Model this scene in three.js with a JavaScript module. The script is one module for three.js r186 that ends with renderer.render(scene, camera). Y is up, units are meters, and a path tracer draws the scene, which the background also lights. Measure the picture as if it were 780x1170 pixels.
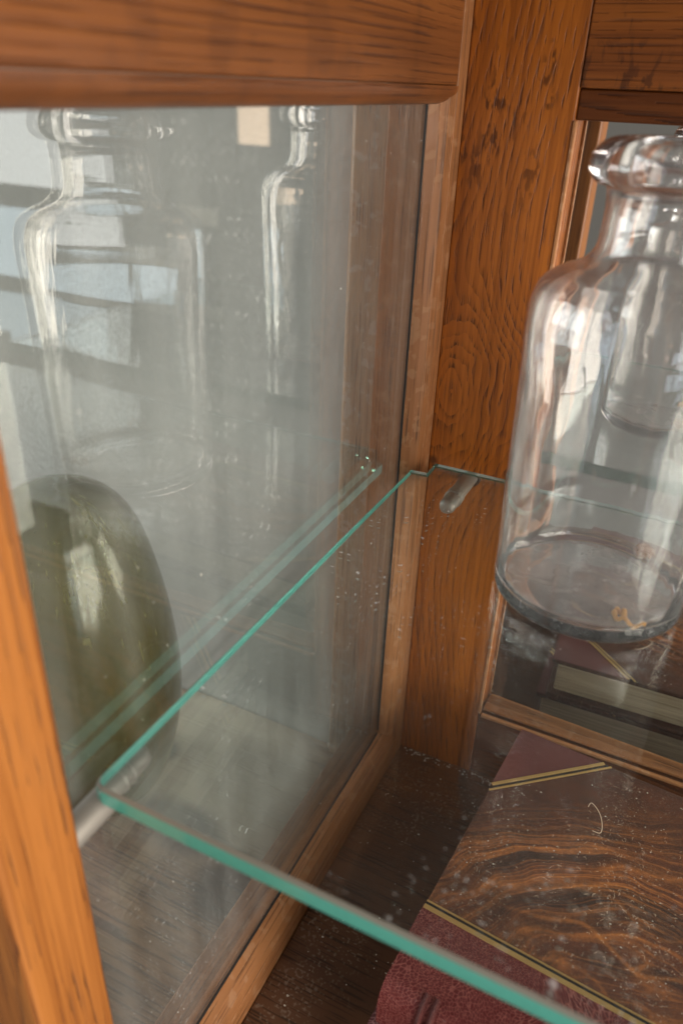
import * as THREE from 'three';
import { RoundedBoxGeometry } from 'three/addons/geometries/RoundedBoxGeometry.js';
import { mergeGeometries } from 'three/addons/utils/BufferGeometryUtils.js';
import { RectAreaLightUniformsLib } from 'three/addons/lights/RectAreaLightUniformsLib.js';

// ---------------------------------------------------------------- camera, exposure, light
RectAreaLightUniformsLib.init();
const H = 0.15;                                  // metres per layout unit (the lens stands one unit above the shelf)
const scene = new THREE.Scene();
const camera = new THREE.PerspectiveCamera(66.8, 682 / 1024, 0.01, 40);
camera.position.set(0, H, 0);
camera.rotation.set(-0.50661, 0.43843, 0.04068, 'YXZ');
camera.focus = 0.335;
camera.userData.fStop = 11;
scene.add(camera);
scene.background = new THREE.Color().setRGB(0.13, 0.122, 0.11);   // the room around: light plaster and daylight, out of view
const renderer = new THREE.WebGLRenderer();
renderer.toneMapping = THREE.LinearToneMapping;
renderer.toneMappingExposure = 1.25;
renderer.shadowMap.enabled = true;

// ---------------------------------------------------------------- helpers
let seed = 7;
const rnd = () => { seed = (seed * 1664525 + 1013904223) >>> 0; return seed / 4294967296; };
const rr = (a, b) => a + (b - a) * rnd();
const clamp = (x, a = 0, b = 1) => Math.min(b, Math.max(a, x));
const sstep = (a, b, x) => { const t = clamp((x - a) / (b - a)); return t * t * (3 - 2 * t); };
const mix = (a, b, t) => a + (b - a) * t;
function hash(x, y) { let n = Math.imul(x, 374761393) ^ Math.imul(y, 668265263); n = Math.imul(n ^ (n >>> 13), 1274126177); return ((n ^ (n >>> 16)) >>> 0) / 4294967296; }
function noise(x, y) {
  const xi = Math.floor(x), yi = Math.floor(y), fx = x - xi, fy = y - yi;
  const u = fx * fx * (3 - 2 * fx), v = fy * fy * (3 - 2 * fy);
  const a = hash(xi, yi), b = hash(xi + 1, yi), c = hash(xi, yi + 1), d = hash(xi + 1, yi + 1);
  return (a + (b - a) * u) * (1 - v) + (c + (d - c) * u) * v;
}
function fbm(x, y, o = 4) { let s = 0, a = 0.5, n = 0; for (let i = 0; i < o; i++) { s += a * noise(x, y); n += a; a *= 0.5; x = x * 2.03 + 17.1; y = y * 2.03 + 5.7; } return s / n; }
function worley(x, y) {   // distance to the nearest cell wall
  const xi = Math.floor(x), yi = Math.floor(y); let d1 = 9, d2 = 9, id = 0;
  for (let j = -1; j <= 1; j++) for (let i = -1; i <= 1; i++) {
    const px = xi + i + hash(xi + i, yi + j), py = yi + j + hash(xi + i + 71, yi + j + 13);
    const d = Math.hypot(px - x, py - y);
    if (d < d1) { d2 = d1; d1 = d; id = hash(xi + i + 5, yi + j + 9); } else if (d < d2) d2 = d;
  }
  return [d2 - d1, id];
}
const toS = (c) => Math.round(255 * (c <= 0.0031308 ? 12.92 * c : 1.055 * Math.pow(c, 1 / 2.4) - 0.055));
// fn(x, y) in metres -> [r, g, b (linear), height 0..1, roughness 0..1]
function textures(w, h, mw, mh, fn) {
  const col = new Uint8Array(w * h * 4), bmp = new Uint8Array(w * h * 4);
  for (let j = 0; j < h; j++) for (let i = 0; i < w; i++) {
    const q = fn((i + 0.5) / w * mw, (j + 0.5) / h * mh), k = (j * w + i) * 4;
    col[k] = toS(clamp(q[0])); col[k + 1] = toS(clamp(q[1])); col[k + 2] = toS(clamp(q[2])); col[k + 3] = 255;
    bmp[k] = Math.round(255 * clamp(q[3] ?? 0.5)); bmp[k + 1] = Math.round(255 * clamp(q[4] ?? 0.5)); bmp[k + 2] = 0; bmp[k + 3] = 255;
  }
  const make = (d, srgb) => {
    const t = new THREE.DataTexture(d, w, h); t.magFilter = THREE.LinearFilter; t.minFilter = THREE.LinearFilter;
    t.wrapS = t.wrapT = THREE.MirroredRepeatWrapping; if (srgb) t.colorSpace = THREE.SRGBColorSpace;
    t.repeat.set(1 / mw, 1 / mh); t.needsUpdate = true; return t;
  };
  return { map: make(col, true), data: make(bmp, false) };
}
function surface(tex, o = {}) {
  return new THREE.MeshPhysicalMaterial({ map: tex.map, bumpMap: tex.data, bumpScale: 0.0004, roughnessMap: tex.data, roughness: 1, specularIntensity: 0.6, ...o });
}
const names = new Map();
function numbered(n) { const k = names.get(n) ?? 0; names.set(n, k + 1); return k ? `${n}_${String(k).padStart(3, '0')}` : n; }
function mesh(name, geometry, material, parent = scene) {
  const m = new THREE.Mesh(geometry, material);
  m.name = parent === scene ? numbered(name) : name; m.castShadow = m.receiveShadow = true; parent.add(m); return m;
}
function tag(o, label, category, group) { o.userData = { label, category }; if (group) o.userData.group = group; return o; }
function thing(name, label, category, x = 0, y = 0, z = 0, group) {
  const g = new THREE.Group(); g.name = numbered(name); g.position.set(x, y, z); scene.add(g); return tag(g, label, category, group);
}
// texture coordinates in metres: v runs along the grain axis where the face has it
function grainUV(geo, axis, ou = 0, ov = 0) {
  const g = geo.index ? geo.toNonIndexed() : geo, p = g.attributes.position, n = g.attributes.normal, uv = new Float32Array(p.count * 2);
  for (let f = 0; f < p.count; f += 3) {
    const m = [0, 0, 0]; for (let k = 0; k < 3; k++) { m[0] += n.getX(f + k); m[1] += n.getY(f + k); m[2] += n.getZ(f + k); }
    const a = m.map(Math.abs), d = a.indexOf(Math.max(...a)), rest = [0, 1, 2].filter((k) => k !== d);
    const va = rest.includes(axis) ? axis : rest[1], ua = rest.find((k) => k !== va);
    for (let k = 0; k < 3; k++) { const c = [p.getX(f + k), p.getY(f + k), p.getZ(f + k)]; uv[(f + k) * 2] = c[ua] + ou + d * 0.031; uv[(f + k) * 2 + 1] = c[va] + ov; }
  }
  g.setAttribute('uv', new THREE.BufferAttribute(uv, 2)); return g;
}
// a board between two corners, in layout units, edges eased
function board(x0, x1, y0, y1, z0, z1, axis, ease = 0.0012, ou = 0, ov = 0) {
  const g = new RoundedBoxGeometry((x1 - x0) * H, (y1 - y0) * H, (z1 - z0) * H, 2, Math.min(ease, (x1 - x0) * H * 0.3, (z1 - z0) * H * 0.3, (y1 - y0) * H * 0.3));
  g.translate((x0 + x1) / 2 * H, (y0 + y1) / 2 * H, (z0 + z1) / 2 * H);
  return grainUV(g, axis, ou, ov);
}
// a profile given as points in the plane of two axes, run along the third from a to b (layout units)
function run(points, axis, a, b, ou = 0, ov = 0, mitreA = 0, mitreB = 0) {
  const P = [], A = [(axis + 1) % 3, (axis + 2) % 3], n = points.length;
  const at = (q, t) => { const c = [0, 0, 0]; c[A[0]] = q[0] * H; c[A[1]] = q[1] * H; c[axis] = t * H; return c; };
  for (let i = 0; i < n; i++) { const p = points[i], q = points[(i + 1) % n]; const p0 = at(p, a), p1 = at(p, b), q0 = at(q, a), q1 = at(q, b); P.push(...p0, ...q0, ...q1, ...p0, ...q1, ...p1); }
  const tri = THREE.ShapeUtils.triangulateShape(points.map((p) => new THREE.Vector2(p[0], p[1])), []);
  for (const t of tri) { for (const k of [2, 1, 0]) P.push(...at(points[t[k]], a)); for (const k of [0, 1, 2]) P.push(...at(points[t[k]], b)); }
  const g = new THREE.BufferGeometry(); g.setAttribute('position', new THREE.BufferAttribute(new Float32Array(P), 3)); g.computeVertexNormals();
  return grainUV(g, axis, ou, ov);
}

// ---------------------------------------------------------------- procedural surfaces
function oak(o) {   // o: light, dark, pore colours; figure(u, v) -> ring coordinate in metres
  return (u, v) => {
    const w = 0.0012 * (fbm(u * 90, v * 9, 3) - 0.5) + 0.006 * (fbm(u * 16 + 3, v * 2.6, 3) - 0.5);
    const q = (o.figure(u, v) + w) / o.ring, fr = q - Math.floor(q), id = hash(Math.floor(q), 3);
    const early = Math.pow(1 - fr, 1.6) * (0.35 + 0.65 * id);
    const uw = u + w * 0.6, fine = noise(uw * 3600 * (o.fineU ?? 1), v * 62 * (o.fineV ?? 1)), fine2 = noise(uw * 2400 * (o.fineU ?? 1) + 31, v * 34 * (o.fineV ?? 1) + 7), streak = fbm(uw * 1100 + 9, v * 22, 2), broad = fbm(u * 55, v * 5, 4);
    const pore = clamp(sstep(0.56, 0.78, fine * (0.62 + 0.55 * early)) * 0.8 + sstep(0.66, 0.84, fine2 * (0.60 + 0.62 * early)) * (0.4 + 0.8 * noise(u * 260, v * 40)));
    const long = fbm(uw * 420 + 3, v * 4.5, 3), fine3 = noise(uw * 4200, v * 14);
    let t = clamp(0.34 + 0.26 * early + 0.55 * (streak - 0.5) + 0.9 * (long - 0.5) + 0.35 * (fine3 - 0.5) + 1.1 * (broad - 0.5));
    let fleck = o.fleck ? o.fleck(u, v) : 0;
    const stain = o.stain ? o.stain(u, v) : 0;
    const c = [0, 1, 2].map((k) => mix(mix(mix(o.light[k], o.dark[k], t), o.pore[k], clamp(pore * (o.pores ?? 0.62) + fleck * 0.7)), o.pore[k], stain));
    return [...c, 0.75 - 0.6 * pore - 0.05 * early + 0.06 * streak, clamp(o.rough + 0.22 * pore + 0.14 * (broad - 0.5) + 0.12 * streak)];
  };
}
const OAK = { light: [0.47, 0.160, 0.028], dark: [0.20, 0.052, 0.008], pore: [0.055, 0.016, 0.005], ring: 0.0024, rough: 0.36 };
const texOak = textures(512, 1536, 0.16, 0.48, oak({ ...OAK, figure: (u, v) => Math.hypot(u - 0.075, 0.012 + 0.05 * v) }));
// the back post, with a swirl of grain round a knot
const KU = 0.0115, KV = 0.224;
const texPost = textures(512, 1536, 0.06, 0.44, oak({
  ...OAK, light: [0.32, 0.098, 0.014], dark: [0.115, 0.028, 0.004], ring: 0.0019, pores: 0.85, fineU: 1.35, fineV: 1.7,
  figure: (u, v) => { const du = (u - KU), dv = (v - KV); const k = Math.exp(-(dv * dv) / 0.0035); return (1 - k) * (u * 0.62 + 0.012 * Math.sin(v * 9)) + k * (0.62 * Math.sqrt(du * du * 1.1 + dv * dv * (dv > 0 ? 0.26 : 0.05) + 3e-5) + 0.007 * (fbm(u * 90, v * 45, 3) - 0.5)); },
  stain: (u, v) => 0.8 * sstep(0.50, 0.66, fbm(u * 620 + 4, v * 260, 3)) * sstep(0.52, 0.68, fbm(u * 120 + 4, v * 60, 3)) * (sstep(0.28, 0.33, v) * (1 - sstep(0.40, 0.43, v))) + 0.8 * sstep(0.0035, 0.001, Math.hypot((u - 0.006), (v - 0.190))),
}));
const texRail = textures(1024, 512, 0.16, 0.1, (u, v) => oak({
  ...OAK, light: [0.22, 0.066, 0.011], dark: [0.095, 0.024, 0.004], figure: (a, b) => a,
  fleck: (a, b) => { const q = fbm(a * 90, b * 90, 2) * 4; return 1.1 * sstep(0.50, 0.66, fbm(b * 560 + q, a * 190 + q, 3)) * sstep(0.40, 0.62, fbm(a * 60 + 3, b * 90, 2)); },
})(v * 1.0, u));
const texRailSide = textures(512, 1536, 0.08, 0.26, oak({ ...OAK, light: [0.26, 0.080, 0.014], dark: [0.120, 0.032, 0.005], figure: (u, v) => u, rough: 0.40,
  fleck: (u, v) => 0.35 * sstep(0.55, 0.72, fbm(u * 60, v * 90, 3)) }));
const texBead = textures(256, 1536, 0.05, 0.4, (u, v) => {
  const w = fbm(u * 90, v * 7, 4), f = noise(u * 2600, v * 45), g = noise(u * 700 + 5, v * 16), d = fbm(u * 260, v * 260, 3);
  const t = clamp(0.25 + 0.9 * (w - 0.5) + 0.45 * (g - 0.5)), p = sstep(0.68, 0.86, f);
  const scuff = sstep(0.60, 0.74, d) * 0.35;
  const c = [0, 1, 2].map((k) => mix(mix(mix([0.27, 0.112, 0.042][k], [0.135, 0.047, 0.015][k], t), [0.05, 0.02, 0.009][k], p * 0.7), [0.34, 0.19, 0.105][k], scuff));
  return [...c, 0.6 - 0.3 * p + 0.2 * d, clamp(0.30 + 0.25 * d + 0.15 * g)];
});
const texFloor = textures(1024, 1024, 0.3, 0.3, (x, z) => {
  const w = fbm(x * 18, z * 60, 4), f = noise(x * 60, z * 1900), b = fbm(x * 9 + 2, z * 9, 4), dust = sstep(0.66, 0.9, noise(x * 1100, z * 1100)) * sstep(0.45, 0.6, fbm(x * 30, z * 30, 3));
  const t = clamp(0.5 + 1.0 * (w - 0.5) + 0.7 * (b - 0.5)), p = sstep(0.62, 0.85, f);
  const c = [0, 1, 2].map((k) => mix(mix(mix([0.115, 0.045, 0.018][k], [0.045, 0.016, 0.007][k], t), [0.018, 0.008, 0.004][k], p * 0.7), [0.30, 0.24, 0.19][k], dust * 0.35 + 0.04 * b));
  return [...c, 0.6 - 0.3 * p, clamp(0.42 + 0.3 * b)];
});
function leather(a, b, cell, o = {}) {
  return (x, z) => {
    const wx = 0.0006 * (noise(x * 700, z * 700) - 0.5), s = cell * (0.8 + 0.4 * fbm(x * 40, z * 40, 2));
    const [e, id] = worley((x + wx) / s, (z + wx) / s), crack = 1 - sstep(0.02, 0.30, e), rub = fbm(x * 55, z * 55, 4), big = fbm(x * 16, z * 22, 3);
    const k1 = clamp(crack * (0.35 + 0.9 * rub) + 0.25 * (id - 0.5));
    const scuff = sstep(0.965, 0.99, noise(x * 90 + 3, z * 1500)) * sstep(0.5, 0.6, noise(x * 30, z * 60));
    const c = [0, 1, 2].map((k) => mix(mix(a[k], b[k], k1) * (0.72 + 0.55 * big), 0.7, scuff * 0.5));
    return [...c, 0.35 + 0.5 * crack * 0.6 + 0.2 * rub, clamp(0.36 + 0.25 * rub - 0.1 * crack)];
  };
}
const texLeather = textures(1024, 512, 0.24, 0.12, leather([0.088, 0.013, 0.013], [0.25, 0.085, 0.072], 0.0014));
const texLeatherDark = textures(768, 384, 0.24, 0.12, leather([0.060, 0.016, 0.018], [0.26, 0.14, 0.14], 0.0019));
const texLeatherCorner = textures(256, 256, 0.06, 0.06, leather([0.105, 0.030, 0.030], [0.17, 0.065, 0.06], 0.0009));
// marbled paper: combed veins that bend over, moiré ridges across, dust on top
const texMarble = textures(1536, 1024, 0.225, 0.15, (x, z) => {
  const X = x / H, Z = z / H;      // layout units from the book's far left corner
  const wx = 0.12 * (fbm(X * 3.1, Z * 3.1, 4) - 0.5), wz = 0.12 * (fbm(X * 3.1 + 9, Z * 3.1 + 4, 4) - 0.5);
  const dx = X + wx - 0.60, dz0 = (Z + wz - 0.86) * 1.05, f = Math.hypot(dx, dz0), g = Math.atan2(dz0, dx);      // veins bend round a point near the spine
  const wob = 0.020 * (fbm(X * 9, Z * 9, 3) - 0.5) + 0.010 * Math.sin(g * 7 + f * 12), ff = f + wob;
  const ridge = (k, o, p) => Math.pow(1 - Math.abs(2 * noise(ff * k + o, g * 1.3 + o) - 1), p);
  const calm = sstep(0.86, 0.58, f) * (1 - sstep(0.50, 0.62, Z) * 0.5), chaos = fbm(X * 11 + 3 * wx * 20, Z * 22, 5);
  const line = calm * (0.75 * ridge(34, 2, 8) + 0.85 * ridge(85, 8, 9) * (0.4 + chaos) + 0.5 * ridge(190, 5, 7) * chaos), body = calm * sstep(0.35, 0.75, noise(ff * 30 + 4, g * 1.1)) * 0.6 + (1 - calm) * 0.45 * chaos;
  const wave = Z + 0.028 * Math.sin(X * 19 + 3 * noise(X * 5, Z * 3)) + 0.020 * (noise(X * 14, Z * 14) - 0.5);
  const moire = Math.pow(Math.max(0, Math.sin((wave - 0.475) * 52 + 1.57)), 14) * sstep(0.44, 0.50, wave) * (1 - sstep(0.70, 0.73, wave)) * sstep(0.10, 0.40, X) * (0.35 + 0.9 * noise(X * 12, Z * 4));
  const thin = 0.35 * sstep(0.70, 0.95, chaos) + 0.3 * ridge(140, 5, 9) * calm;
  const grit = noise(x * 2600, z * 2600), soft = fbm(X * 14, Z * 14, 4);
  const rust = clamp(0.65 * moire + 0.8 * line + 0.35 * thin);
  const dark = [0.016, 0.008, 0.006], mid = [0.105, 0.027, 0.010], gold = [0.44, 0.145, 0.030];
  let c = [0, 1, 2].map((k) => mix(mix(dark[k], mid[k], clamp(body + 0.35 * soft + 0.35 * line)), gold[k], rust * 0.8));
  c = c.map((q) => q * (0.62 + 0.5 * grit + 0.45 * noise(x * 900, z * 900)));
  const dz = sstep(0.50, 0.66, fbm(X * 6 + 4, Z * 6, 4)) * sstep(0.62, 0.80, fbm(X * 34 + 2, Z * 34, 4)) * sstep(0.16, 0.42, X);      // clots of grey dust
  const spk = sstep(0.80, 0.90, noise(x * 1500 + 40, z * 1500)) * sstep(0.45, 0.65, fbm(X * 9, Z * 9 + 3, 3));
  const d = clamp(dz * 0.30 * (0.3 + grit) + spk * 0.4 + 0.010);
  c = c.map((q, k) => mix(q, [0.42, 0.33, 0.27][k], d));
  return [...c, 0.5 + 0.25 * (grit - 0.5) + 0.4 * dz, clamp(0.50 + 0.25 * soft + 0.4 * d)];
});
const texPages = textures(512, 128, 0.2, 0.05, (x, y) => {
  const l = noise(x * 14, y * 5200), m = noise(x * 40, y * 1400), b = fbm(x * 30, y * 50, 3), t = clamp(0.55 * l + 0.35 * m + 0.5 * (b - 0.4));
  return [mix(0.58, 0.22, t), mix(0.50, 0.17, t), mix(0.38, 0.115, t), 1 - l, 0.8];
});
const texWall = textures(512, 512, 0.9, 0.9, (x, y) => { const a = fbm(x * 8, y * 8, 5), b = noise(x * 500, y * 500), m = 0.86 + 0.2 * (a - 0.5) + 0.04 * (b - 0.5); return [0.46 * m, 0.46 * m, 0.43 * m, a * 0.5 + b * 0.4, 0.85]; });
const texBench = textures(1024, 1024, 0.6, 0.6, (x, z) => {
  const w = fbm(x * 14, z * 60, 4), f = noise(x * 45, z * 1300), b = fbm(x * 10 + 3, z * 10 + 8, 5), g = noise(x * 130, z * 420);
  const t = clamp(0.45 + 1.1 * (w - 0.5) + 0.4 * (g - 0.5)), p = sstep(0.60, 0.85, f);
  // a bare, pale patch with worn edges, and a few dark spots in it
  const ex = (x - 0.40) / 0.105, ez = (z - 0.30) / 0.062, pale = sstep(1.15, 0.75, Math.hypot(ex, ez) + 0.9 * (b - 0.5) + 0.35 * (w - 0.5));
  const spot = Math.max(sstep(0.015, 0.009, Math.hypot(x - 0.375, (z - 0.305) * 1.1) + 0.012 * (b - 0.5)), sstep(0.028, 0.012, Math.hypot((x - 0.415) * 0.7, (z - 0.345) * 1.3) + 0.02 * (b - 0.5)), sstep(0.024, 0.010, Math.hypot(x - 0.462, (z - 0.365)) + 0.02 * (b - 0.5))) * 0.8;
  let c = [0, 1, 2].map((k) => mix(mix([0.30, 0.175, 0.085][k], [0.085, 0.046, 0.024][k], t), [0.03, 0.02, 0.015][k], p * 0.65));
  c = c.map((q, k) => mix(q, [0.74, 0.63, 0.49][k] * (0.8 + 0.5 * (w - 0.3)), pale * 0.92));
  c = c.map((q, k) => mix(q, [0.045, 0.05, 0.05][k], spot));
  return [...c, 0.6 - 0.3 * p, 0.6];
});
// dusty glass: red = how much passes
function dustTex(w, h, mw, mh, fn) {
  const d = new Uint8Array(w * h * 4);
  for (let j = 0; j < h; j++) for (let i = 0; i < w; i++) { const q = Math.round(255 * clamp(fn((i + 0.5) / w * mw, (j + 0.5) / h * mh))), k = (j * w + i) * 4; d[k] = d[k + 1] = d[k + 2] = q; d[k + 3] = 255; }
  const t = new THREE.DataTexture(d, w, h); t.magFilter = t.minFilter = THREE.LinearFilter; t.wrapS = t.wrapT = THREE.MirroredRepeatWrapping; t.repeat.set(1 / mw, 1 / mh); t.needsUpdate = true; return t;
}
const dustPane = dustTex(1024, 1024, 0.24, 0.36, (z, y) => {
  const streak = fbm(z * 160, y * 9, 3), smear = fbm(z * 22 + 0.6 * fbm(z * 9, y * 9, 2), y * 16, 4), grain = noise(z * 2400, y * 2400), dots = sstep(0.90, 0.97, noise(z * 900 + 7, y * 900));
  return 0.988 - 0.05 * (streak - 0.4) - 0.06 * (smear - 0.4) - 0.018 * grain - 0.20 * dots * sstep(0.45, 0.6, smear);
});
const dustShelf = dustTex(1024, 1024, 0.3, 0.3, (x, z) => {
  const smear = fbm(x * 25, z * 25, 4), grain = noise(x * 2200, z * 2200), dots = sstep(0.90, 0.97, noise(x * 900 + 7, z * 900));
  return 0.997 - 0.02 * (smear - 0.4) - 0.010 * grain - 0.35 * dots * sstep(0.4, 0.6, smear);
});
const dustBottle = dustTex(512, 512, 1, 1, (u, v) => { const s = fbm(u * 30, v * 6, 4), g = noise(u * 300, v * 300), d = sstep(0.90, 0.96, noise(u * 160, v * 150)); return 0.975 - 0.06 * (s - 0.35) - 0.015 * g - 0.2 * d * sstep(0.5, 0.6, s); });

const dustJar = dustTex(512, 512, 1, 1, (u, v) => { const s = fbm(u * 14, v * 9, 4), g = noise(u * 330, v * 200), d = sstep(0.84, 0.95, noise(u * 200, v * 120)); return 0.66 - 0.14 * sstep(0.40, 0.75, s) - 0.12 * g * s - 0.35 * d * sstep(0.45, 0.6, s); });
const texEdge = (() => { const t = textures(512, 32, 0.3, 0.01, (x, y) => { const b = 0.72 + 0.55 * fbm(x * 90, 3, 4) + 0.10 * (noise(x * 1500, y * 900) - 0.5), g = sstep(0.93, 0.99, noise(x * 800, y * 500)) * 0.5; return [0.11 * b + g * 0.3, 0.46 * b + g * 0.3, 0.37 * b + g * 0.3, 0.5, 0.5]; }); return t.map; })();
const M = {
  oak: surface(texOak), stile: surface(texOak, { color: new THREE.Color().setRGB(0.80, 0.84, 1.05), clearcoat: 0.3, clearcoatRoughness: 0.35 }), post: surface(texPost, { bumpScale: 0.00022, color: new THREE.Color().setRGB(1.02, 0.98, 0.85) }), rail: surface(texRail, { clearcoat: 0.2, clearcoatRoughness: 0.4 }), sideRail: surface(texRailSide, { color: new THREE.Color().setRGB(0.74, 0.76, 0.95), clearcoat: 0.35, clearcoatRoughness: 0.4 }),
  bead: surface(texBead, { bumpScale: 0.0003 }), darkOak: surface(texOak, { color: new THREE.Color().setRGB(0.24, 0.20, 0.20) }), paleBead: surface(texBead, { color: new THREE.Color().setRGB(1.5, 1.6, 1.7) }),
  greyWood: surface(texBead, { color: new THREE.Color().setRGB(1.15, 1.9, 3.2), bumpScale: 0.0003 }),
  floor: surface(texFloor), leather: surface(texLeather, { bumpScale: 0.0005 }), leatherDark: surface(texLeatherDark, { bumpScale: 0.0005 }), corner: surface(texLeatherCorner, { bumpScale: 0.0002 }),
  marble: surface(texMarble, { bumpScale: 0.0002, specularIntensity: 0.7 }), pages: surface(texPages, { bumpScale: 0.0003 }),
  gilt: new THREE.MeshPhysicalMaterial({ color: new THREE.Color().setRGB(0.62, 0.40, 0.15), metalness: 0.65, roughness: 0.38 }),
  blackLine: new THREE.MeshStandardMaterial({ color: new THREE.Color().setRGB(0.012, 0.009, 0.008), roughness: 0.5 }),
  wall: surface(texWall, { bumpScale: 0.0008 }), bench: surface(texBench, { bumpScale: 0.0008 }),
  steel: new THREE.MeshPhysicalMaterial({ color: new THREE.Color().setRGB(0.25, 0.225, 0.20), metalness: 0.45, roughness: 0.5 }),
  mirror: new THREE.MeshPhysicalMaterial({ color: new THREE.Color().setRGB(0.80, 0.79, 0.76), metalness: 1, roughness: 0.015 }),
  mirrorBack: new THREE.MeshStandardMaterial({ color: new THREE.Color().setRGB(0.05, 0.045, 0.04), roughness: 0.8 }),
  pane: new THREE.MeshPhysicalMaterial({ color: new THREE.Color().setRGB(0.95, 0.965, 0.95), roughness: 0.004, transmission: 1, transmissionMap: dustPane, thickness: 0, ior: 1.52 }),
  shelf: new THREE.MeshPhysicalMaterial({ color: new THREE.Color().setRGB(1, 1, 1), roughness: 0.0, transmission: 1, transmissionMap: dustShelf, thickness: 0.008, ior: 1.52, attenuationColor: new THREE.Color().setRGB(0.50, 0.88, 0.78), attenuationDistance: 0.06 }),
  edge: new THREE.MeshPhysicalMaterial({ map: texEdge, roughness: 0.12, transmission: 0.30, thickness: 0.008, ior: 1.52, attenuationColor: new THREE.Color().setRGB(0.50, 0.88, 0.78), attenuationDistance: 0.06 }),
  leftEdge: new THREE.MeshPhysicalMaterial({ color: new THREE.Color().setRGB(0.34, 0.92, 0.82), roughness: 0.05, transmission: 0.25, thickness: 0.008, ior: 1.52, attenuationColor: new THREE.Color().setRGB(0.50, 0.88, 0.78), attenuationDistance: 0.06 }),
  farEdge: new THREE.MeshPhysicalMaterial({ color: new THREE.Color().setRGB(0.45, 0.85, 0.74), roughness: 0.05, transmission: 0.85, thickness: 0.008, ior: 1.52, attenuationColor: new THREE.Color().setRGB(0.50, 0.88, 0.78), attenuationDistance: 0.06 }),
  arris: new THREE.MeshPhysicalMaterial({ color: new THREE.Color().setRGB(0.20, 0.185, 0.155), roughness: 0.35 }),
  bottle: new THREE.MeshPhysicalMaterial({ color: new THREE.Color().setRGB(1, 1, 1), roughness: 0.0, transmission: 1, transmissionMap: dustBottle, thickness: 0.003, ior: 1.5, attenuationColor: new THREE.Color().setRGB(0.88, 0.86, 0.87), attenuationDistance: 0.02 }),
  jar: new THREE.MeshPhysicalMaterial({ color: new THREE.Color().setRGB(0.19, 0.175, 0.055), roughness: 0.14, transmission: 1, transmissionMap: dustJar, thickness: 0.004, ior: 1.5, attenuationColor: new THREE.Color().setRGB(0.40, 0.385, 0.085), attenuationDistance: 0.0050 }),
  dust: new THREE.MeshStandardMaterial({ color: new THREE.Color().setRGB(0.50, 0.46, 0.41), roughness: 0.9 }),
};

// ---------------------------------------------------------------- setting: wall and bench beyond the glass
const XP = -0.75, ZW = -2.12, ZM = -2.18, FL = -1.28;
const wall = mesh('wall', board(-9, -1.03, -4, 5, -2.45, -2.2, 1, 0.001), M.wall); wall.userData = { kind: 'structure' };
const bench = mesh('bench', (() => { const g = board(-7, -0.89, -1.8, -1.5, -2.199, 0.6, 0, 0.002); g.translate(0, 0, 0); const p = g.attributes.position, uv = g.attributes.uv; for (let i = 0; i < p.count; i++) uv.setXY(i, p.getX(i) + 0.62, p.getZ(i) + 0.58); return g; })(), M.bench);
tag(bench, 'weathered brown wooden bench seen through the glass side pane, with a pale worn patch', 'bench');

// ---------------------------------------------------------------- the cabinet
const cab = thing('display_cabinet', 'oak display cabinet with a dusty glass side pane, mirrored back and glazing beads', 'display cabinet', 0, 0, 0);
const ZF = -0.574, ZR = -2.06;
mesh('side_rail', board(-0.88, -0.70, 1.0, 1.5, ZR + 0.001, ZF, 2, 0.0008, 0.02, 0.3), M.sideRail, cab);
mesh('side_rail', board(-0.88, -0.70, -1.45, -1.2, ZR + 0.001, ZF, 2, 0.001, 0.06, 0.3), M.bead, cab);
mesh('side_stile', board(-0.88, -0.70, -1.45, 1.5, ZW - 0.06, ZR, 1, 0.0006, 0.02, 0.3), M.bead, cab);
mesh('corner_post', board(-1.03, -0.881, -1.6, 1.5, ZW - 0.1, ZW - 0.03, 1, 0.006, 0.05, 0.3), M.greyWood, cab);
mesh('side_stile', board(-0.98, -0.70, -1.6, 1.5, ZF, -0.427, 1, 0.002, 0.11, 0.32), M.stile, cab);
// glazing beads round the side pane
const bz = ZR + 0.075;
mesh('glazing_bead', run([[ZR + 0.001, -0.7005], [ZR + 0.030, -0.706], [ZR + 0.055, -0.722], [bz, -0.7475], [ZR + 0.001, -0.7475]].map(([z, x]) => [z, x]), 1, -1.2, 0.985, 0.01, 0.25), M.bead, cab);
const arc = []; for (let k = 0; k <= 10; k++) { const a = k / 10 * Math.PI / 2; arc.push([-0.735 + 0.037 * Math.cos(a), 0.999 - 0.040 * Math.sin(a)]); }
mesh('glazing_bead', run([...arc, [-0.7475, 0.959], [-0.7475, 0.999]], 2, ZR + 0.001, ZF - 0.001, 0.03, 0.2), M.sideRail, cab);
mesh('glazing_bead', run([[-0.7475, -1.199], [-0.7005, -1.199], [-0.7005, -1.188], [-0.708, -1.160], [-0.725, -1.135], [-0.7475, -1.118]], 2, ZR + 0.002, ZF - 0.001, 0.015, 0.2), M.bead, cab);
mesh('rebate_gap', board(-0.749, -0.744, -1.1, 0.958, bz - 0.001, bz + 0.006, 1, 0.0001), M.blackLine, cab);
mesh('rebate_gap', board(-0.749, -0.744, -1.1185, -1.111, bz + 0.007, ZF - 0.001, 1, 0.0001), M.blackLine, cab);
// the pane itself
mesh('glass_pane', (() => { const g = new THREE.BoxGeometry(0.018 * H, 2.24 * H, 1.52 * H).translate((XP - 0.009) * H, -0.09 * H, -1.31 * H); return grainUV(g, 1, 0.3, 0.3); })(), M.pane, cab);
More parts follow.
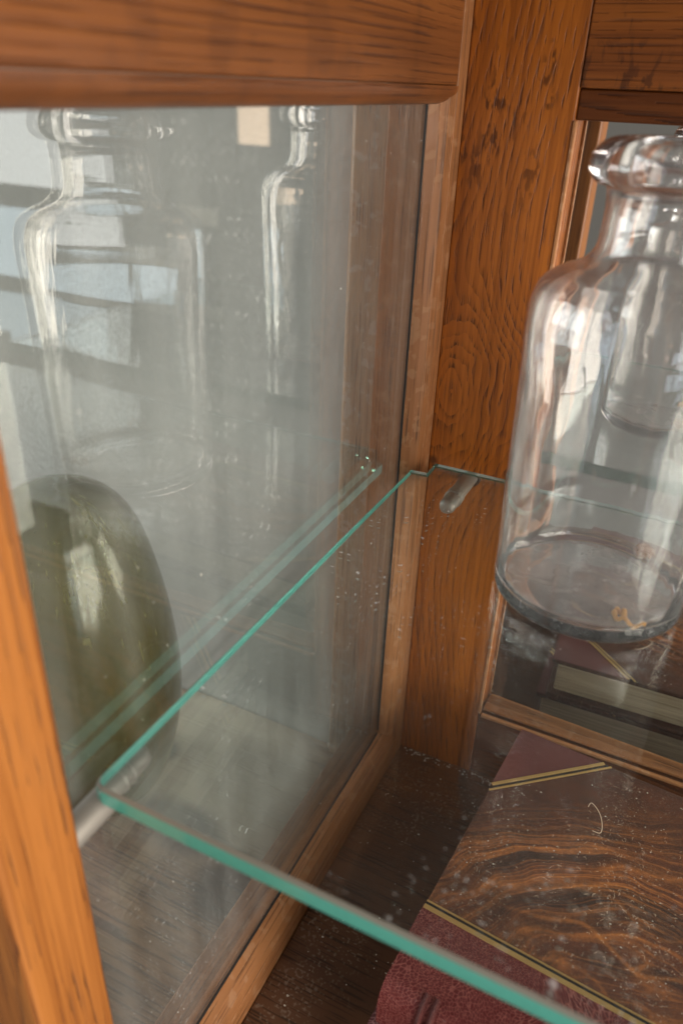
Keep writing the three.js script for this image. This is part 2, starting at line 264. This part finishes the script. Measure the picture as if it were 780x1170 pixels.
// back: post, upper rail, lip, lower rail, mirror
mesh('back_post', (() => { const g = board(-0.70, -0.42, FL + 0.001, 1.5, ZW - 0.06, ZW, 1, 0.0007); const p = g.attributes.position, uv = g.attributes.uv, n = g.attributes.normal; for (let i = 0; i < p.count; i++) if (Math.abs(n.getZ(i)) > 0.5) uv.setXY(i, p.getX(i) + 0.70 * H + 0.004, p.getY(i) + 1.28 * H + 0.002); return g; })(), M.post, cab);
mesh('back_rail', (() => { const g = board(-0.4195, 1.25, 1.005, 1.5, ZW - 0.06, ZW + 0.002, 0, 0.0008); const p = g.attributes.position, uv = g.attributes.uv; for (let i = 0; i < p.count; i++) uv.setXY(i, p.getX(i) + 0.08, p.getY(i) - 0.14); return g; })(), M.rail, cab);
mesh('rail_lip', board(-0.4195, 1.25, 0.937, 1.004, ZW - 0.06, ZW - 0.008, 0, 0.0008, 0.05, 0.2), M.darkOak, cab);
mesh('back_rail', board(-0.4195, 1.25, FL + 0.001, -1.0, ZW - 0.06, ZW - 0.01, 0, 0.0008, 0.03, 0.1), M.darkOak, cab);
mesh('mirror_bead', board(-0.4215, -0.412, -0.985, 0.936, ZW - 0.008, ZW + 0.003, 1, 0.0003, 0, 0.3), M.paleBead, cab);
mesh('mirror_bead', board(-0.4095, 1.25, -0.999, -0.985, ZW - 0.01, ZW + 0.004, 0, 0.0006, 0, 0.3), M.paleBead, cab);
mesh('mirror_bead', board(-0.4095, 1.25, -0.9845, -0.972, ZM + 0.001, ZW - 0.02, 0, 0.0006, 0, 0.3), M.bead, cab);
{ const m = mesh('mirror', board(-0.04, 1.67, -1.02, 0.99, -0.03, 0, 1, 0.0001), M.mirror, cab); m.position.set(-0.42 * H, 0, ZM * H); m.rotation.y = -0.02; }
mesh('mirror_back', board(-0.88, 1.25, -1.45, 1.5, ZM - 0.10, ZM - 0.04, 0), M.mirrorBack, cab);
mesh('floor_board', (() => { const g = board(-0.699, 1.25, FL - 0.08, FL, ZM - 0.03, -0.43, 0, 0.0005); const p = g.attributes.position, uv = g.attributes.uv; for (let i = 0; i < p.count; i++) uv.setXY(i, p.getX(i) + 0.12, p.getZ(i) + 0.4); return g; })(), M.floor, cab);
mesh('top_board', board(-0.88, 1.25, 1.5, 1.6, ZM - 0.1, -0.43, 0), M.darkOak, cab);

// ---------------------------------------------------------------- glass shelf with a notched corner
const shelf = thing('glass_shelf', 'clear glass shelf with teal polished edges and a notched back corner, under the bottle', 'shelf', 0, 0, 0);
{
  const pts = [[-0.718, -0.645], [-0.712, -0.630], [-0.697, -0.624], [1.1, -0.622], [1.1, -2.053], [-0.657, -2.051], [-0.655, -1.976], [-0.705, -1.972]];
  const T = 0.041, C = 0.006, inset = (k, d) => {   // move every corner inwards by d
    const n = pts.length, p = pts[k], a = pts[(k + n - 1) % n], b = pts[(k + 1) % n];
    const e1 = new THREE.Vector2(p[0] - a[0], p[1] - a[1]).normalize(), e2 = new THREE.Vector2(b[0] - p[0], b[1] - p[1]).normalize();
    const n1 = new THREE.Vector2(e1.y, -e1.x), n2 = new THREE.Vector2(e2.y, -e2.x), m = n1.clone().add(n2), l = d / Math.max(0.3, (1 + n1.dot(n2)));
    return [p[0] + m.x * l, p[1] + m.y * l];
  };
  const ring = (d, y) => pts.map((_, k) => { const q = d ? inset(k, d) : pts[k]; return [q[0] * H, y * H, q[1] * H]; });
  const strip = (A, B) => { const P = []; for (let k = 0; k < A.length; k++) { const j = (k + 1) % A.length; P.push(...A[k], ...A[j], ...B[j], ...A[k], ...B[j], ...B[k]); } const g = new THREE.BufferGeometry(); g.setAttribute('position', new THREE.BufferAttribute(new Float32Array(P), 3)); g.computeVertexNormals(); return grainUV(g, 0); };
  const cap = (R, up) => { const f = THREE.ShapeUtils.triangulateShape(R.map((q) => new THREE.Vector2(q[0], q[2])), []), P = []; for (const t of f) for (const k of up ? [2, 1, 0] : [0, 1, 2]) P.push(...R[t[k]]); const g = new THREE.BufferGeometry(); g.setAttribute('position', new THREE.BufferAttribute(new Float32Array(P), 3)); g.computeVertexNormals(); return grainUV(g, 0, 0.2, 0.4); };
  const top = ring(C, 0), t1 = ring(0, -C), b1 = ring(0, -T + 0.006), bot = ring(0.006, -T);
  mesh('glass_sheet', mergeGeometries([cap(top, true), cap(bot, false)]), M.shelf, shelf);
  const side = [0, 0, 0, 2, 2, 2, 2, 1], cut = (A, B, keep) => { const P = []; for (let k = 0; k < A.length; k++) { const j = (k + 1) % A.length; if (side[k] !== keep) continue; P.push(...A[k], ...A[j], ...B[j], ...A[k], ...B[j], ...B[k]); } const g = new THREE.BufferGeometry(); g.setAttribute('position', new THREE.BufferAttribute(new Float32Array(P), 3)); g.computeVertexNormals(); return grainUV(g, 0); };
  mesh('polished_edge', mergeGeometries([cut(b1, t1, 0), cut(bot, b1, 0)]), M.edge, shelf);
  mesh('polished_edge', mergeGeometries([cut(b1, t1, 1), cut(bot, b1, 1)]), M.leftEdge, shelf);
  mesh('polished_edge', mergeGeometries([cut(b1, t1, 2), cut(bot, b1, 2), cut(t1, top, 2), cut(t1, top, 1)]), M.farEdge, shelf);
  mesh('bevelled_rim', cut(t1, top, 0), M.arris, shelf);
}
// ---------------------------------------------------------------- shelf pins
function pin(name, label, x, y, z, len, r, dir) {
  const t = thing(name, label, 'shelf pin', x * H, y * H, z * H, 'shelf pins');
  const pr = [[0, 0], [r, 0], [r, len * 0.62], [r * 1.12, len * 0.63], [r * 1.12, len * 0.66], [r, len * 0.67], [r, len - r * 0.7], [r * 0.86, len - r * 0.3], [r * 0.5, len - r * 0.06], [0, len]].map(([a, b]) => new THREE.Vector2(a * H, b * H));
  const g = new THREE.LatheGeometry(pr, 32); g.rotateX(dir * Math.PI / 2);
  mesh('rod', g, M.steel, t);
  if (dir > 0) { const sl = new THREE.TorusGeometry(r * 1.16 * H, r * 0.22 * H, 10, 32); sl.translate(0, 0, dir * 0.021 * H); mesh('sleeve', sl, M.blackLine, t); }
  const c = new THREE.TorusGeometry(r * 1.02 * H, 0.0035 * H, 8, 32); c.translate(0, 0, dir * len * 0.74 * H); mesh('collar', c, M.steel, t);
}
pin('shelf_pin', 'short dull metal peg in the back post under the notched glass corner', -0.560, -0.081, ZW - 0.02, 0.25, 0.024, 1);
pin('shelf_pin', 'blurred grey metal peg reaching from the front stile under the shelf\'s near corner', -0.728, -0.076, ZF + 0.02, 0.21, 0.026, -1);

// ---------------------------------------------------------------- the bottle
function waver(g, amp, f) {
  const p = g.attributes.position;
  for (let i = 0; i < p.count; i++) { const x = p.getX(i), y = p.getY(i), z = p.getZ(i), r = Math.hypot(x, z); if (r < 1e-5) continue; const fade = 1 - 0.97 * sstep(0.66 * H, 0.80 * H, y) * (y < 0.96 * H ? 1 : 0); const a = Math.atan2(z, x), k = 1 + fade * amp * (fbm(4 + 2 * Math.cos(a) * f, 7 + 2 * Math.sin(a) * f + y * 22, 3) - 0.5); p.setX(i, x * k); p.setZ(i, z * k); }
  g.computeVertexNormals(); return g;
}
function smoothProfile(list, n) { const c = new THREE.CatmullRomCurve3(list.map(([r, y]) => new THREE.Vector3(r * H, y * H, 0)), false, 'centripetal'); return c.getPoints(n).map((v) => new THREE.Vector2(Math.max(0, v.x), v.y)); }
const bottle = thing('glass_bottle', 'clear old apothecary bottle with a wide flared lip, standing on the glass shelf', 'bottle', -0.118 * H, 0.003 * H, -1.575 * H);
{
  const outer = [[0, 0.008], [0.06, 0.007], [0.13, 0.003], [0.165, 0.0], [0.196, 0.003], [0.2055, 0.014], [0.207, 0.06], [0.213, 0.3], [0.217, 0.5], [0.221, 0.600], [0.218, 0.645], [0.204, 0.680], [0.174, 0.702], [0.138, 0.719], [0.118, 0.742], [0.113, 0.785], [0.114, 0.838], [0.119, 0.852], [0.138, 0.857], [0.149, 0.867], [0.1535, 0.884], [0.149, 0.905], [0.134, 0.922], [0.110, 0.931]];
  const inner = [[0.090, 0.926], [0.084, 0.905], [0.088, 0.86], [0.094, 0.80], [0.098, 0.745], [0.120, 0.709], [0.166, 0.686], [0.195, 0.660], [0.207, 0.60], [0.205, 0.45], [0.201, 0.25], [0.196, 0.07], [0.190, 0.038], [0.168, 0.024], [0.10, 0.024], [0, 0.027]];
  const g = waver(new THREE.LatheGeometry([...smoothProfile([...outer, ...inner], 190)], 160), 0.022, 1.6);
  mesh('glass_body', g, M.bottle, bottle);
  const d = new THREE.CircleGeometry(0.178 * H, 64); d.rotateX(-Math.PI / 2); d.translate(0, 0.0295 * H, 0);
  const film = dustTex(512, 512, 1, 1, (u, v) => { const s = fbm(u * 9, v * 9, 4), dd = sstep(0.85, 0.95, noise(u * 130, v * 130)); return clamp(0.30 + 0.6 * (s - 0.4) + 0.5 * dd * s); });
  film.repeat.set(1, 1);
  mesh('dust_film', d, new THREE.MeshStandardMaterial({ color: new THREE.Color().setRGB(0.50, 0.46, 0.44), roughness: 0.9, transparent: true, alphaMap: film }), bottle);
}
function curl(pts, r, mat, name, label, category, group) { const c = new THREE.CatmullRomCurve3(pts.map((p) => new THREE.Vector3(p[0] * H, p[1] * H, p[2] * H))); const g = new THREE.TubeGeometry(c, pts.length * 8, r * H, 7); const m = mesh(name, g, mat); return tag(m, label, category, group); }
const husk = new THREE.MeshPhysicalMaterial({ color: new THREE.Color().setRGB(0.62, 0.33, 0.11), roughness: 0.6 });
{ // a dried curl of skin and a brown crumb inside the bottle
  const pts = []; for (let k = 0; k <= 26; k++) { const a = k / 26 * 5.2; pts.push([-0.045 + 0.020 * Math.cos(a) * (1 + k / 40) + 0.0020 * k, 0.054 + 0.006 * Math.sin(k * 1.3), -1.438 - 0.016 * Math.sin(a)]); }
  curl(pts, 0.0045, husk, 'dried_husk', 'curled orange scrap of dried husk on the floor of the bottle', 'husk');
  const g = new THREE.IcosahedronGeometry(0.018 * H, 3), p = g.attributes.position;
  for (let i = 0; i < p.count; i++) { const k = 0.75 + 0.55 * hash(Math.round(p.getX(i) * 4e4), Math.round(p.getY(i) * 4e4 + p.getZ(i) * 3e4)); p.setXYZ(i, p.getX(i) * k, p.getY(i) * k * 0.8, p.getZ(i) * k); }
  g.computeVertexNormals(); g.translate(-0.018 * H, 0.060 * H, -1.725 * H);
  tag(mesh('crumb', g, new THREE.MeshStandardMaterial({ color: new THREE.Color().setRGB(0.28, 0.13, 0.07), roughness: 0.9 })), 'rough reddish brown crumb at the far wall inside the bottle', 'crumb');
}

// ---------------------------------------------------------------- books
// local frame: x along the spine, z from the fore edge (0) to the spine (W), y up; units of layout
function book(o) {
  const t = thing('book', o.label, 'book', o.x * H, o.y * H, o.z * H); t.rotation.y = o.turn;
  const { L, W, D } = o, bt = 0.018, lb = (x0, x1, y0, y1, z0, z1, axis, e = 0.0004, ou = 0, ov = 0) => board(x0, x1, y0, y1, z0, z1, axis, e, ou, ov);
  const plan = (g) => { const p = g.attributes.position, uv = g.attributes.uv; for (let i = 0; i < p.count; i++) uv.setXY(i, p.getX(i), p.getZ(i)); return g; };
  mesh('cover_board', plan(lb(0, L, D - bt, D, 0, W - 0.035, 0, 0.0008)), M.marble, t);
  mesh('cover_board', plan(lb(0, L, 0, bt, 0, W - 0.035, 0, 0.0008)), M.marble, t);
  mesh('page_block', (() => { const g = lb(0.022, L - 0.022, bt + 0.0005, D - bt - 0.0005, 0.024, W - 0.03, 0, 0.0012); const p = g.attributes.position, uv = g.attributes.uv, n = g.attributes.normal; for (let i = 0; i < p.count; i++) uv.setXY(i, Math.abs(n.getX(i)) > 0.5 ? p.getZ(i) : p.getX(i), p.getY(i)); return g; })(), M.pages, t);
  // leather spine: rounded over, with the turned-over strip on both boards
  const pr = [], B = o.band, th = 0.004; pr.push([D + th * 0.5, B]); pr.push([D + th, B + 0.004]);
  for (let k = 0; k <= 14; k++) { const a = Math.PI / 2 - k / 14 * Math.PI; const sy = Math.sign(Math.sin(a)) * Math.pow(Math.abs(Math.sin(a)), 0.72); pr.push([D / 2 + (D / 2 + th) * sy, W - 0.045 + 0.052 * Math.cos(a)]); }
  pr.push([-th, B + 0.004], [-th * 0.5, B], [0.004, B], [0.004, W - 0.06], [D - 0.004, W - 0.06], [D - 0.004, B]);
  mesh('leather_spine', (() => { const g = run(pr, 0, -0.002, L + 0.002); const p = g.attributes.position, uv = g.attributes.uv; for (let i = 0; i < p.count; i++) uv.setXY(i, p.getX(i) + 0.01, p.getZ(i) + (D * H - p.getY(i))); return g; })(), o.leather, t);
  for (const bx of o.bands) {
    const q = []; for (let k = 0; k <= 14; k++) { const a = Math.PI / 2 - k / 14 * Math.PI, sy = Math.sign(Math.sin(a)) * Math.pow(Math.abs(Math.sin(a)), 0.72); q.push([D / 2 + (D / 2 + th - 0.002) * sy, W - 0.045 + 0.052 * Math.cos(a), a]); }
    const path = new THREE.CatmullRomCurve3(q.map(([y, z]) => new THREE.Vector3(bx * H, y * H, z * H)));
    for (const dx of [-0.011, 0.011]) { const g = new THREE.TubeGeometry(path, 40, 0.0085 * H, 8); g.translate(dx * 1.2 * H, 0, 0); mesh('raised_band', g, o.leather, t); }
  }
  // leather corners at the fore edge, gilt rules along them and along the spine strip
  const tri = (x0, s, c, name) => { const a = s > 0 ? [[0, x0 + s * 0.0], [0, x0 + s * c], [c, x0]] : [[0, x0], [c, x0], [0, x0 - c]]; const g = run(a.map(([z, x]) => [z, x]), 1, D - 0.001, D + 0.0035, 0.01, 0.01); const p = g.attributes.position, uv = g.attributes.uv; for (let i = 0; i < p.count; i++) uv.setXY(i, p.getX(i), p.getZ(i)); mesh(name, g, M.corner, t); };
  tri(0.0, 1, o.corner, 'leather_corner'); tri(L, -1, o.corner, 'leather_corner');
  const rule = (x0, z0, x1, z1, w, m, y, name) => { const len = Math.hypot(x1 - x0, z1 - z0), g = new THREE.BoxGeometry(len * H, 0.0022 * H, w * H); g.rotateY(-Math.atan2(z1 - z0, x1 - x0)); g.translate((x0 + x1) / 2 * H, y * H, (z0 + z1) / 2 * H); mesh(name, g, m, t); };
  const yy = D + 0.0042, c = o.corner;
  rule(0.002, c - 0.001, c - 0.001, 0.002, 0.010, M.gilt, yy, 'gilt_rule'); rule(0.002, c + 0.010, c + 0.010, 0.002, 0.009, M.blackLine, yy - 0.003, 'black_rule'); rule(0.002, c + 0.0215, c + 0.0215, 0.002, 0.0055, M.gilt, yy - 0.0028, 'gilt_rule');
  rule(0, B + 0.006, L, B + 0.006, 0.012, M.gilt, yy + 0.001, 'gilt_rule'); rule(0, B - 0.0045, L, B - 0.0045, 0.009, M.blackLine, yy - 0.003, 'black_rule'); rule(0, B - 0.013, L, B - 0.013, 0.0045, M.gilt, yy - 0.0028, 'gilt_rule');
  return t;
}
const BOOK = { x: -0.243, y: -1.030, z: -1.972, turn: -0.083, D: 0.175 };
book({ ...BOOK, L: 1.15, W: 0.965, band: 0.728, corner: 0.27, bands: [0.115, 0.36, 0.60, 0.85], leather: M.leather, label: 'old book with dusty brown marbled cover, red leather spine and gilt rules' });
book({ x: -0.278, y: FL + 0.001, z: -1.965, turn: -0.072, D: 0.242, L: 1.2, W: 0.985, band: 0.75, corner: 0.27, bands: [0.13, 0.38, 0.63], leather: M.leatherDark, label: 'darker maroon leather book underneath the marbled book, on the cabinet floor' });

// ---------------------------------------------------------------- green glass jar on the bench beyond the pane
const jar = thing('glass_jar', 'large rounded olive green glass vessel on the bench behind the dusty pane', 'glass vessel', -1.787 * H, -1.499 * H, -1.615 * H);
{
  const o = [[0, 0.02], [0.14, 0.008], [0.21, 0.0], [0.245, 0.02], [0.283, 0.09], [0.332, 0.28], [0.352, 0.475], [0.350, 0.62], [0.328, 0.83], [0.292, 1.02], [0.262, 1.13], [0.222, 1.215], [0.165, 1.278], [0.09, 1.315], [0, 1.322]];
  const i = [[0, 1.297], [0.085, 1.290], [0.152, 1.256], [0.204, 1.197], [0.242, 1.118], [0.271, 1.01], [0.307, 0.825], [0.329, 0.62], [0.331, 0.475], [0.312, 0.29], [0.264, 0.11], [0.22, 0.05], [0.12, 0.04], [0, 0.05]];
  mesh('glass_body', waver(new THREE.LatheGeometry(smoothProfile([...o, ...i], 120), 96), 0.004, 1.2), M.jar, jar);
}

// ---------------------------------------------------------------- dust, flakes and a hair
{
  const flakes = []; const put = (x, y, z, n, s) => flakes.push([x, y, z, n, s]);
  for (let k = 0; k < 90; k++) put(XP + 0.0012, rr(-1.08, 0.93), rr(-1.97, -0.62), 'x', rr(0.0007, 0.0018) * (rnd() < 0.10 ? 1.8 : 1));
  for (let k = 0; k < 110; k++) put(rr(-0.68, 0.25), 0.0012, rr(-2.03, -1.0), 'y', rr(0.0006, 0.0014));
  for (let k = 0; k < 90; k++) put(rr(-0.40, 0.25), rr(-0.95, 0.9), ZM + 0.0012, 'z', rr(0.0010, 0.0022));
  for (let k = 0; k < 120; k++) put(rr(-0.66, -0.1), FL + 0.001, rr(-2.10, -0.75), 'y', rr(0.0010, 0.0028));
  for (let k = 0; k < 90; k++) put(rr(-0.68, -0.2), FL + 0.002, ZW + 0.004 + 0.03 * Math.pow(rnd(), 2), 'y', rr(0.0012, 0.004));
  const cs = Math.cos(BOOK.turn), sn = Math.sin(BOOK.turn);
  for (let k = 0; k < 240; k++) { const lx = Math.min(0.99, 0.02 + 0.6 * rnd()), lz = rr(0.03, 0.70); if (fbm(lx * 7 + 3, lz * 7, 3) < 0.45 && rnd() < 0.7) continue; put(BOOK.x + lx * cs + lz * sn, BOOK.y + BOOK.D + 0.0015, BOOK.z - lx * sn + lz * cs, 'y', rr(0.0007, 0.0022)); }
  const g = new THREE.IcosahedronGeometry(1, 0), m = new THREE.InstancedMesh(g, M.dust, flakes.length), o = new THREE.Object3D();
  flakes.forEach(([x, y, z, n, s], k) => { o.position.set(x * H, y * H, z * H); const a = s * H * rr(0.6, 1.6), b = s * H * rr(0.6, 1.3), c = s * H * 0.35; o.rotation.set(0, 0, 0); o.scale.set(n === 'x' ? c : a, n === 'y' ? c : b, n === 'z' ? c : b); o.updateMatrix(); m.setMatrixAt(k, o.matrix); });
  m.name = 'dust'; m.userData = { kind: 'stuff', label: 'pale specks of dust on the glass, the books and the cabinet floor', category: 'dust' }; scene.add(m);
  const ly = BOOK.y + BOOK.D + 0.004, loc = (lx, lz, h = 0) => [BOOK.x + lx * cs + lz * sn, ly + h, BOOK.z - lx * sn + lz * cs];
  const fibre = new THREE.MeshStandardMaterial({ color: new THREE.Color().setRGB(0.70, 0.52, 0.38), roughness: 0.6 });
  curl([loc(0.272, 0.195), loc(0.276, 0.182, 0.006), loc(0.305, 0.205, 0.008), loc(0.325, 0.245, 0.004), loc(0.326, 0.268), loc(0.305, 0.272)], 0.0009, fibre, 'fibre', 'curved pale hair lying on the marbled cover near its gilt corner rule', 'hair');
  const wisps = []; // matted fluff: many short hairs
  for (let k = 0; k < 230; k++) {
    const lx = clamp(0.44 + 0.30 * (rnd() + rnd() - 1), 0.1, 0.9), lz = clamp(0.40 + 0.30 * (rnd() + rnd() - 1), 0.1, 0.68), a = rr(0, 6.28), l = rr(0.003, 0.011), p = loc(lx, lz), q = loc(lx + l * Math.cos(a), lz + l * Math.sin(a), 0.003 * rnd()), mid = loc(lx + l * 0.5 * Math.cos(a + 0.5), lz + l * 0.5 * Math.sin(a + 0.5), 0.004);
    wisps.push(new THREE.TubeGeometry(new THREE.CatmullRomCurve3([p, mid, q].map((v) => new THREE.Vector3(v[0] * H, v[1] * H, v[2] * H))), 4, 0.00036 * H, 3));
  }
  const fl = mesh('lint', mergeGeometries(wisps), fibre); fl.userData = { kind: 'stuff', label: 'matted pale lint clinging to the middle of the marbled cover', category: 'lint' };
}

// ---------------------------------------------------------------- the room's windows, seen only in the reflections
function glow(r, g, b, k) { return new THREE.MeshStandardMaterial({ color: 0x222222, emissive: new THREE.Color().setRGB(r, g, b), emissiveIntensity: k, roughness: 0.4 }); }
const frameMat = new THREE.MeshStandardMaterial({ color: new THREE.Color().setRGB(0.22, 0.21, 0.19), roughness: 0.6 });
// panes: [u0, u1, v0, v1, colour, glow, lamp]
function roomWindow(name, label, place, panes, frame) {
  const t = thing(name, label, 'window', ...place.at); t.rotation.y = place.turn;
  for (const [u0, u1, v0, v1, c, k, lamp] of panes) {
    mesh('pane', new THREE.BoxGeometry(u1 - u0, v1 - v0, 0.006).translate((u0 + u1) / 2, (v0 + v1) / 2, 0), glow(...c, k), t);
    if (lamp) { const l = new THREE.RectAreaLight(new THREE.Color().setRGB(...c), lamp, u1 - u0, v1 - v0); const p = new THREE.Vector3((u0 + u1) / 2, (v0 + v1) / 2, 0.012).applyEuler(t.rotation).add(t.position), d = new THREE.Vector3(0, 0, 1).applyEuler(t.rotation); l.position.copy(p); l.lookAt(p.clone().add(d)); l.name = 'window_daylight'; scene.add(l); }
  }
  const fr = []; for (const [u0, u1, v0, v1] of frame) fr.push(new THREE.BoxGeometry(u1 - u0, v1 - v0, 0.03).translate((u0 + u1) / 2, (v0 + v1) / 2, -0.02));
  mesh('frame', mergeGeometries(fr), frameMat, t);
}
// front wall: local +z faces the cabinet (world -z), so local u = -x
const cool = [0.70, 0.87, 1.0], white = [0.95, 0.98, 1.0], warm = [1.0, 0.93, 0.81];
roomWindow('room_window', 'tall room window facing the cabinet, seen only reflected in the glass', { at: [0, H, 1.5], turn: Math.PI }, [
  [-2.3, -1.50, -0.345, 1.3, white, 0.2, 4.0], [-1.44, -1.20, -0.66, -0.42, cool, 0.2, 3.4], [-2.3, -1.48, -0.66, -0.42, cool, 0.2, 3.4], [-2.3, -1.62, -0.92, -0.72, cool, 0.2, 2.2], [-1.06, -0.96, -0.17, -0.02, [1.0, 0.72, 0.5], 0.3, 3.0],
], [[-2.4, -1.15, -0.41, -0.36], [-1.475, -1.455, -0.7, -0.4], [-2.4, -1.15, -0.71, -0.67]]);
roomWindow('room_window', 'wide side window to the right of the cabinet, out of view', { at: [1.9, 0.15, 0.85], turn: -Math.PI / 2 }, [
  [-0.85, -0.03, -0.8, 1.25, warm, 0.3, 9.5], [0.03, 0.42, -0.8, 1.25, warm, 0.3, 10],
], [[-0.91, 0.48, -0.86, -0.805], [-0.025, 0.025, -0.8, 1.25], [-0.91, 0.48, 1.255, 1.31]]);
roomWindow('room_window', 'window of the room to the left of the bench, out of view', { at: [-2.6, 0.3, 0.55], turn: Math.PI / 2 }, [
  [-0.9, -0.03, -0.5, 1.0, white, 0.3, 7], [0.03, 0.8, -0.5, 1.0, white, 0.3, 7],
], [[-0.96, 0.86, -0.56, -0.505], [-0.025, 0.025, -0.5, 1.0], [-0.96, 0.86, 1.005, 1.06]]);

renderer.render(scene, camera);
